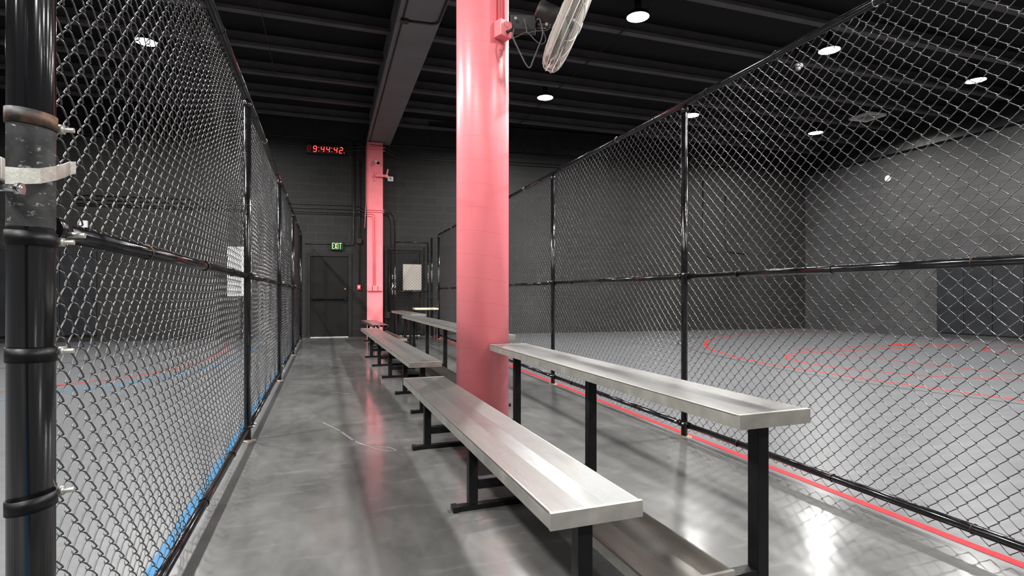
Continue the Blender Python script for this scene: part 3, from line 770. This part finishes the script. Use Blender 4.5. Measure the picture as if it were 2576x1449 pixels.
MB().box(.225, .70, -.001, .014, 1.19, 1.86).build('panel', M['board'], sb)
_o = sb.children[0]; bv = _o.modifiers.new('round', 'BEVEL'); bv.width = .03; bv.segments = 4; bv.limit_method = 'ANGLE'
for z in (1.845, 1.205): MB().ring((.462, -.006, z), (0, 0, 1), .012, .003, 12, 5).build('wire_tie', M['brass'], sb)

# ------------------------------------------------------------------ folding table by the gate
ft = thing('folding_table', 'narrow cream-topped folding table in front of the open gate', 'table', (1.93, 12.98, 0), -.05)
MB().box(0, .56, 0, .62, .715, .755, .008).build('table_top', M['cream'], ft)
for x, y in ((.05, .06), (.50, .06), (.05, .56), (.50, .56)):
    MB().tube([(x, y, 0), (x, y, .714)], .011, 10).build('leg', M['black_paint'], ft)
MB().tube([(.05, .06, .35), (.05, .56, .35)], .008, 8).build('crossbar', M['black_paint'], ft)
MB().tube([(.50, .06, .35), (.50, .56, .35)], .008, 8).build('crossbar', M['black_paint'], ft)
fc = thing('folded_chair', 'dark folded chair leaning on the left end of the cream table', 'chair', (1.72, 13.05, 0), .1)
MB().tube([(.0, .0, .0), (.10, .10, .80)], .012, 8).build('frame_tube', M['black_paint'], fc)
MB().tube([(.0, .36, .0), (.10, .30, .80)], .012, 8).build('frame_tube', M['black_paint'], fc)
MB().obox((.092, .2, .72), (0, 1, 0), (1, 0, 0), (.12, 0, 1), .24, .018, .15, .006).build('backrest', M['black_paint'], fc)
MB().obox((.055, .2, .40), (0, 1, 0), (1, 0, 0), (.12, 0, 1), .26, .03, .34, .01).build('seat', M['black_paint'], fc)

# ------------------------------------------------------------------ bleachers
PW, PT = .297, .046
def plank(name, x, y0, y1, ztop, parent, mat, capped=True, worn=False):
    m = MB().box(0, PW, 0, y1 - y0, 0, PT, .0035)
    o = m.build(name, mat, parent, (x, y0, ztop - PT))
    # side skins: extruded lip and flat edge
    MB().box(-.0012, .002, .004, y1 - y0 - .004, -.0004, PT - .007, .0005).box(PW - .002, PW + .0012, .004, y1 - y0 - .004, -.0004, PT - .007, .0005).build('edge_skin', M['alu_edge'], o)
    if capped:
        MB().box(-.0022, PW + .0022, -.003, .010, -.0022, PT + .0012, .0012).build('end_cap', M['alu_edge'], o)
        MB().box(-.0022, PW + .0022, y1 - y0 - .010, y1 - y0 + .003, -.0022, PT + .0012, .0012).build('end_cap', M['alu_edge'], o)
    return o
def channel_plank(x, y0, y1, ztop, parent):
    # open-ended extrusion: top skin with three webs, no cap at the near end
    m = MB(); l = y1 - y0
    m.box(0, PW, 0, l, PT - .007, PT, .001)
    for a in (0, .10, .19, PW - .007): m.box(a, a + .007, 0, l, 0, PT - .0071)
    for a in (0, PW - .03): m.box(a, a + .03, 0, l, -.004, -.0001)
    return m.build('seat_plank', M['alu'], parent, (x, y0, ztop - PT))
def bleacher(label, loc, rz, length, frames, foot_mat='alu_worn', XF=(0., .345, .665), ZF=(.475, .205, .70), open_end=False, foot_y=(0, 0), top_y=(0, 0)):
    t = thing('bleacher', label, 'bleacher', loc, rz, 'aluminium bleachers along the walkway')
    if open_end: channel_plank(XF[0], 0, length, ZF[0], t)
    else: plank('seat_plank', XF[0], 0, length, ZF[0], t, M['alu'])
    p = plank('footboard', XF[1], foot_y[0], length + foot_y[1], ZF[1], t, M[foot_mat]); p['label'] = 'low worn footboard plank between the two seats'
    p = plank('seat_plank', XF[2], top_y[0], length + top_y[1], ZF[2], t, M['alu']); p['label'] = 'upper seat plank'
    w = .048
    for y in frames:
        a, b = XF[0] + PW / 2 - .012, XF[2] + PW / 2
        fr = MB().box(XF[0] + .045, XF[2] + PW - .02, y - .021, y + .021, .001, .028, .003).box(a + w / 2 + .0005, b - w / 2 - .0005, y - w / 2, y + w / 2, ZF[1] - PT - .055, ZF[1] - PT - .004, .004)
        fr = fr.build('support_frame', M['black_paint'], t)
        MB().box(a - w / 2, a + w / 2, y - w / 2, y + w / 2, .029, ZF[0] - PT - .0045, .004).build('leg', M['black_paint'], fr)
        MB().box(b - w / 2, b + w / 2, y - w / 2, y + w / 2, .029, ZF[2] - PT - .0045, .004).build('leg', M['black_paint'], fr)
        for xx, z in ((a, ZF[0]), (b, ZF[2])):
            MB().box(xx - .10, xx + .10, y + w / 2 + .001, y + w / 2 + .035, z - PT - .012, z - PT - .0045, .001).build('clamp_plate', M['black_paint'], fr)
            for sx in (-.08, .08): MB().lathe([(.008, 0), (.008, .006)], (xx + sx, y + w / 2 + .018, z - PT - .018), (0, 0, 1), 6).build('clamp_bolt', M['galv'], fr)
        MB().box(XF[0] + .03, XF[0] + .06, y - .03, y + .03, .0005, .03, .004).build('foot_cap', M['black_paint'], fr)
    return t
bleacher('nearest aluminium bleacher with two seat planks, in front of the round pink column', (.588, 1.412, 0), .0275, 2.62, [.075, 1.275, 2.43])
bleacher('long aluminium bleacher behind the round pink column, second from the camera', (.680, 4.93, 0), .0265, 5.25, [.09, 1.10, 2.32, 3.55, 4.75], XF=(0., .40, .72), top_y=(0, -.1))
bleacher('short farthest aluminium bleacher with open front seat end, beside the square pink column', (.830, 11.15, 0), .05, 2.25, [.35, 1.0, 1.9], 'brown_plank', XF=(0., .33, .66), open_end=True, foot_y=(-.25, 0), top_y=(-.5, -.35))

# ------------------------------------------------------------------ box, conduit and fan on the round column
R_ = Vector((math.cos(YAW), -math.sin(YAW), 0)); Fw = Vector((math.sin(YAW), math.cos(YAW), 0)); U_ = Vector((0, 0, 1))
ang = math.radians(42)
nrm = (-Fw * math.cos(ang) + R_ * math.sin(ang)); tng = (Fw * math.sin(ang) + R_ * math.cos(ang))
axis = Vector((CXc, CYc, 0)); surf = axis + nrm * CR
d0 = 4.27
zb = EYE + (HZ - 78) * d0 / F
bx2 = thing('outlet_box', 'pink outlet box and conduit high on the round pink column', 'outlet', (0, 0, 0))
MB().obox(surf + nrm * .040 + U_ * zb, tng, nrm, U_, .115, .082, .125, .005).build('box_body', M['pink'], bx2)
for dz in (-.03, .03): MB().lathe([(.024, 0), (.024, .003), (.018, .004)], surf + nrm * .0815 + U_ * (zb + dz), nrm, 20).build('socket', M['pink'], bx2)
MB().tube([surf + nrm * .02 - tng * .012 + U_ * (zb + .064), surf + nrm * .02 - tng * .012 + U_ * 4.9], .016, 12).build('conduit', M['pink'], bx2)
MB().tube([surf + nrm * .02 + tng * .024 + U_ * (zb + .064), surf + nrm * .02 + tng * .024 + U_ * 4.9], .010, 10).build('conduit', M['pink'], bx2)

def cam_pt(u, v, d): return Vector((0, 0, EYE)) + Fw * d + R_ * (d * (u - CX) / F) + U_ * (d * (HZ - v) / F)
fan = thing('wall_fan', 'dusty caged fan on a bracket at the right side of the round pink column', 'fan', (0, 0, 0))
DF = 4.30
Cf = cam_pt(1430, 60, DF)
fax = (R_ * .90 - U_ * .40 + Fw * .06).normalized()      # blowing down over the right court
fu = (U_ - fax * U_.dot(fax)).normalized(); fw_ = fax.cross(fu)
RF = .375
m = MB()
def cage_ring(r, h, tr=.0016, seg=56): 
    m.tube([Cf + fax * h + (fu * math.cos(k * 2 * PI / seg) + fw_ * math.sin(k * 2 * PI / seg)) * r for k in range(seg)], tr, 4, closed=True)
def dome(r, sgn): 
    q = max(0., 1 - (r / RF) ** 4); return sgn * (.030 + .062 * math.sqrt(q))
for sgn in (1, -1):
    r = .05
    while r < RF: cage_ring(r, dome(r, sgn), .0015); r += .0095
for h in np.linspace(-.028, .028, 7): cage_ring(RF + .002, h, .0018)
m.build('cage', M['fan_cage'], fan)
m = MB()
for k in range(16):
    an = k * 2 * PI / 16; e = fu * math.cos(an) + fw_ * math.sin(an)
    for sgn in (1, -1):
        m.tube([Cf + e * r + fax * (dome(r, sgn) + sgn * .003) for r in np.linspace(.05, RF - .001, 10)], .0022, 5)
m.build('cage_rib', M['fan_cage'], fan)
m = MB()
for sgn in (-.022, .022):
    m.tube([Cf + fax * sgn + (fu * math.cos(k * 2 * PI / 64) + fw_ * math.sin(k * 2 * PI / 64)) * (RF + .005) for k in range(64)], .005, 8, closed=True)
m.build('rim', M['fan_cage'], fan)
MB().lathe([(.05, .0), (.05, .01), (.03, .014)], Cf + fax * .092, fax, 20).build('badge', M['fan_cage'], fan)
for k in range(3):
    m = MB(); a0 = k * 2 * PI / 3; V = []
    for i in range(8):
        r = .05 + i * (.30 / 7); row = []
        for j in range(5):
            an = a0 + (-.45 + .225 * j) * (1.0 - .25 * i / 7) + .25 * i / 7
            row.append(m.bm.verts.new(Cf + (fu * math.cos(an) + fw_ * math.sin(an)) * r + fax * (-.035 + .017 * j)))
        V.append(row)
    for i in range(7):
        for j in range(4):
            f = m.bm.faces.new((V[i][j], V[i + 1][j], V[i + 1][j + 1], V[i][j + 1])); f.smooth = True
    m.build('blade', M['fan_black'], fan)
MB().lathe([(.05, -.04), (.055, .0), (.05, .04), (.02, .05)], Cf, fax, 24).build('hub', M['fan_black'], fan)
mt = MB().lathe([(.02, -.275), (.062, -.27), (.078, -.25), (.080, -.12), (.070, -.098), (.03, -.095)], Cf, fax, 32).build('motor', M['fan_black'], fan)
PB = cam_pt(1395, 62, DF - .02)       # yoke below the motor
BR0 = cam_pt(1284, 62, DF + .02); BR1 = cam_pt(1347, 64, DF + .01)
MB().obox((BR0 + BR1) / 2, BR1 - BR0, Fw, U_, (BR1 - BR0).length, .10, .115, .006).build('wall_bracket', M['fan_black'], fan)
MB().tube([BR1 + R_ * -.01, BR1 + R_ * .05 + U_ * .0, PB], .022, 12).build('arm', M['fan_black'], fan)
MB().tube([PB, Cf - fax * .18 - U_ * .06], .026, 12).build('yoke', M['fan_black'], fan)
for p_ in ((1297, 47), (1375, 62)): MB().lathe([(.012, 0), (.012, .012)], cam_pt(*p_, DF - .06), -Fw, 8).build('bolt', M['galv'], fan)
P0 = surf + nrm * .088 + U_ * (zb - .03)
cord = [P0, P0 + nrm * .03 + R_ * .03 + U_ * .012] + [cam_pt(u, v, DF - .12) for u, v in ((1290, 92), (1305, 126), (1322, 160), (1333, 170), (1341, 152), (1352, 125), (1364, 92), (1364, 70), (1357, 48), (1350, 50))]
MB().tube(smooth_path(cord, 6), .0055, 8).build('power_cord', M['cable_grey'], fan)
MB().tube([P0 + nrm * -.004, P0 + nrm * .03 + R_ * .03 + U_ * .012], .012, 10).build('plug', M['fan_black'], fan)
loops = [[(1288, 97), (1305, 90), (1320, 82), (1330, 84), (1345, 100), (1360, 110), (1371, 106), (1372, 92), (1362, 70)], [(1318, 46), (1324, 70), (1326, 84)], [(1328, 83), (1350, 78), (1378, 75), (1385, 60)]]
for lp in loops: MB().tube(smooth_path([cam_pt(u, v, DF - .09) for u, v in lp], 6), .004, 6).build('power_cord', M['cable_grey'], fan)

# ------------------------------------------------------------------ world and look
w = bpy.data.worlds.new('world'); scn.world = w; w.use_nodes = True
w.node_tree.nodes['Background'].inputs['Color'].default_value = (.9, .93, 1, 1)
w.node_tree.nodes['Background'].inputs['Strength'].default_value = .10
scn.view_settings.view_transform = 'Standard'
scn.view_settings.look = 'None'
scn.view_settings.exposure = .42
scn.cycles.use_denoising = True
scn.cycles.max_bounces = 6
scn.cycles.use_adaptive_sampling = True
scn.cycles.adaptive_threshold = .025
scn.cycles.diffuse_bounces = 4
scn.cycles.glossy_bounces = 3
scn.cycles.sample_clamp_indirect = 3
scn.cycles.sample_clamp_direct = 30
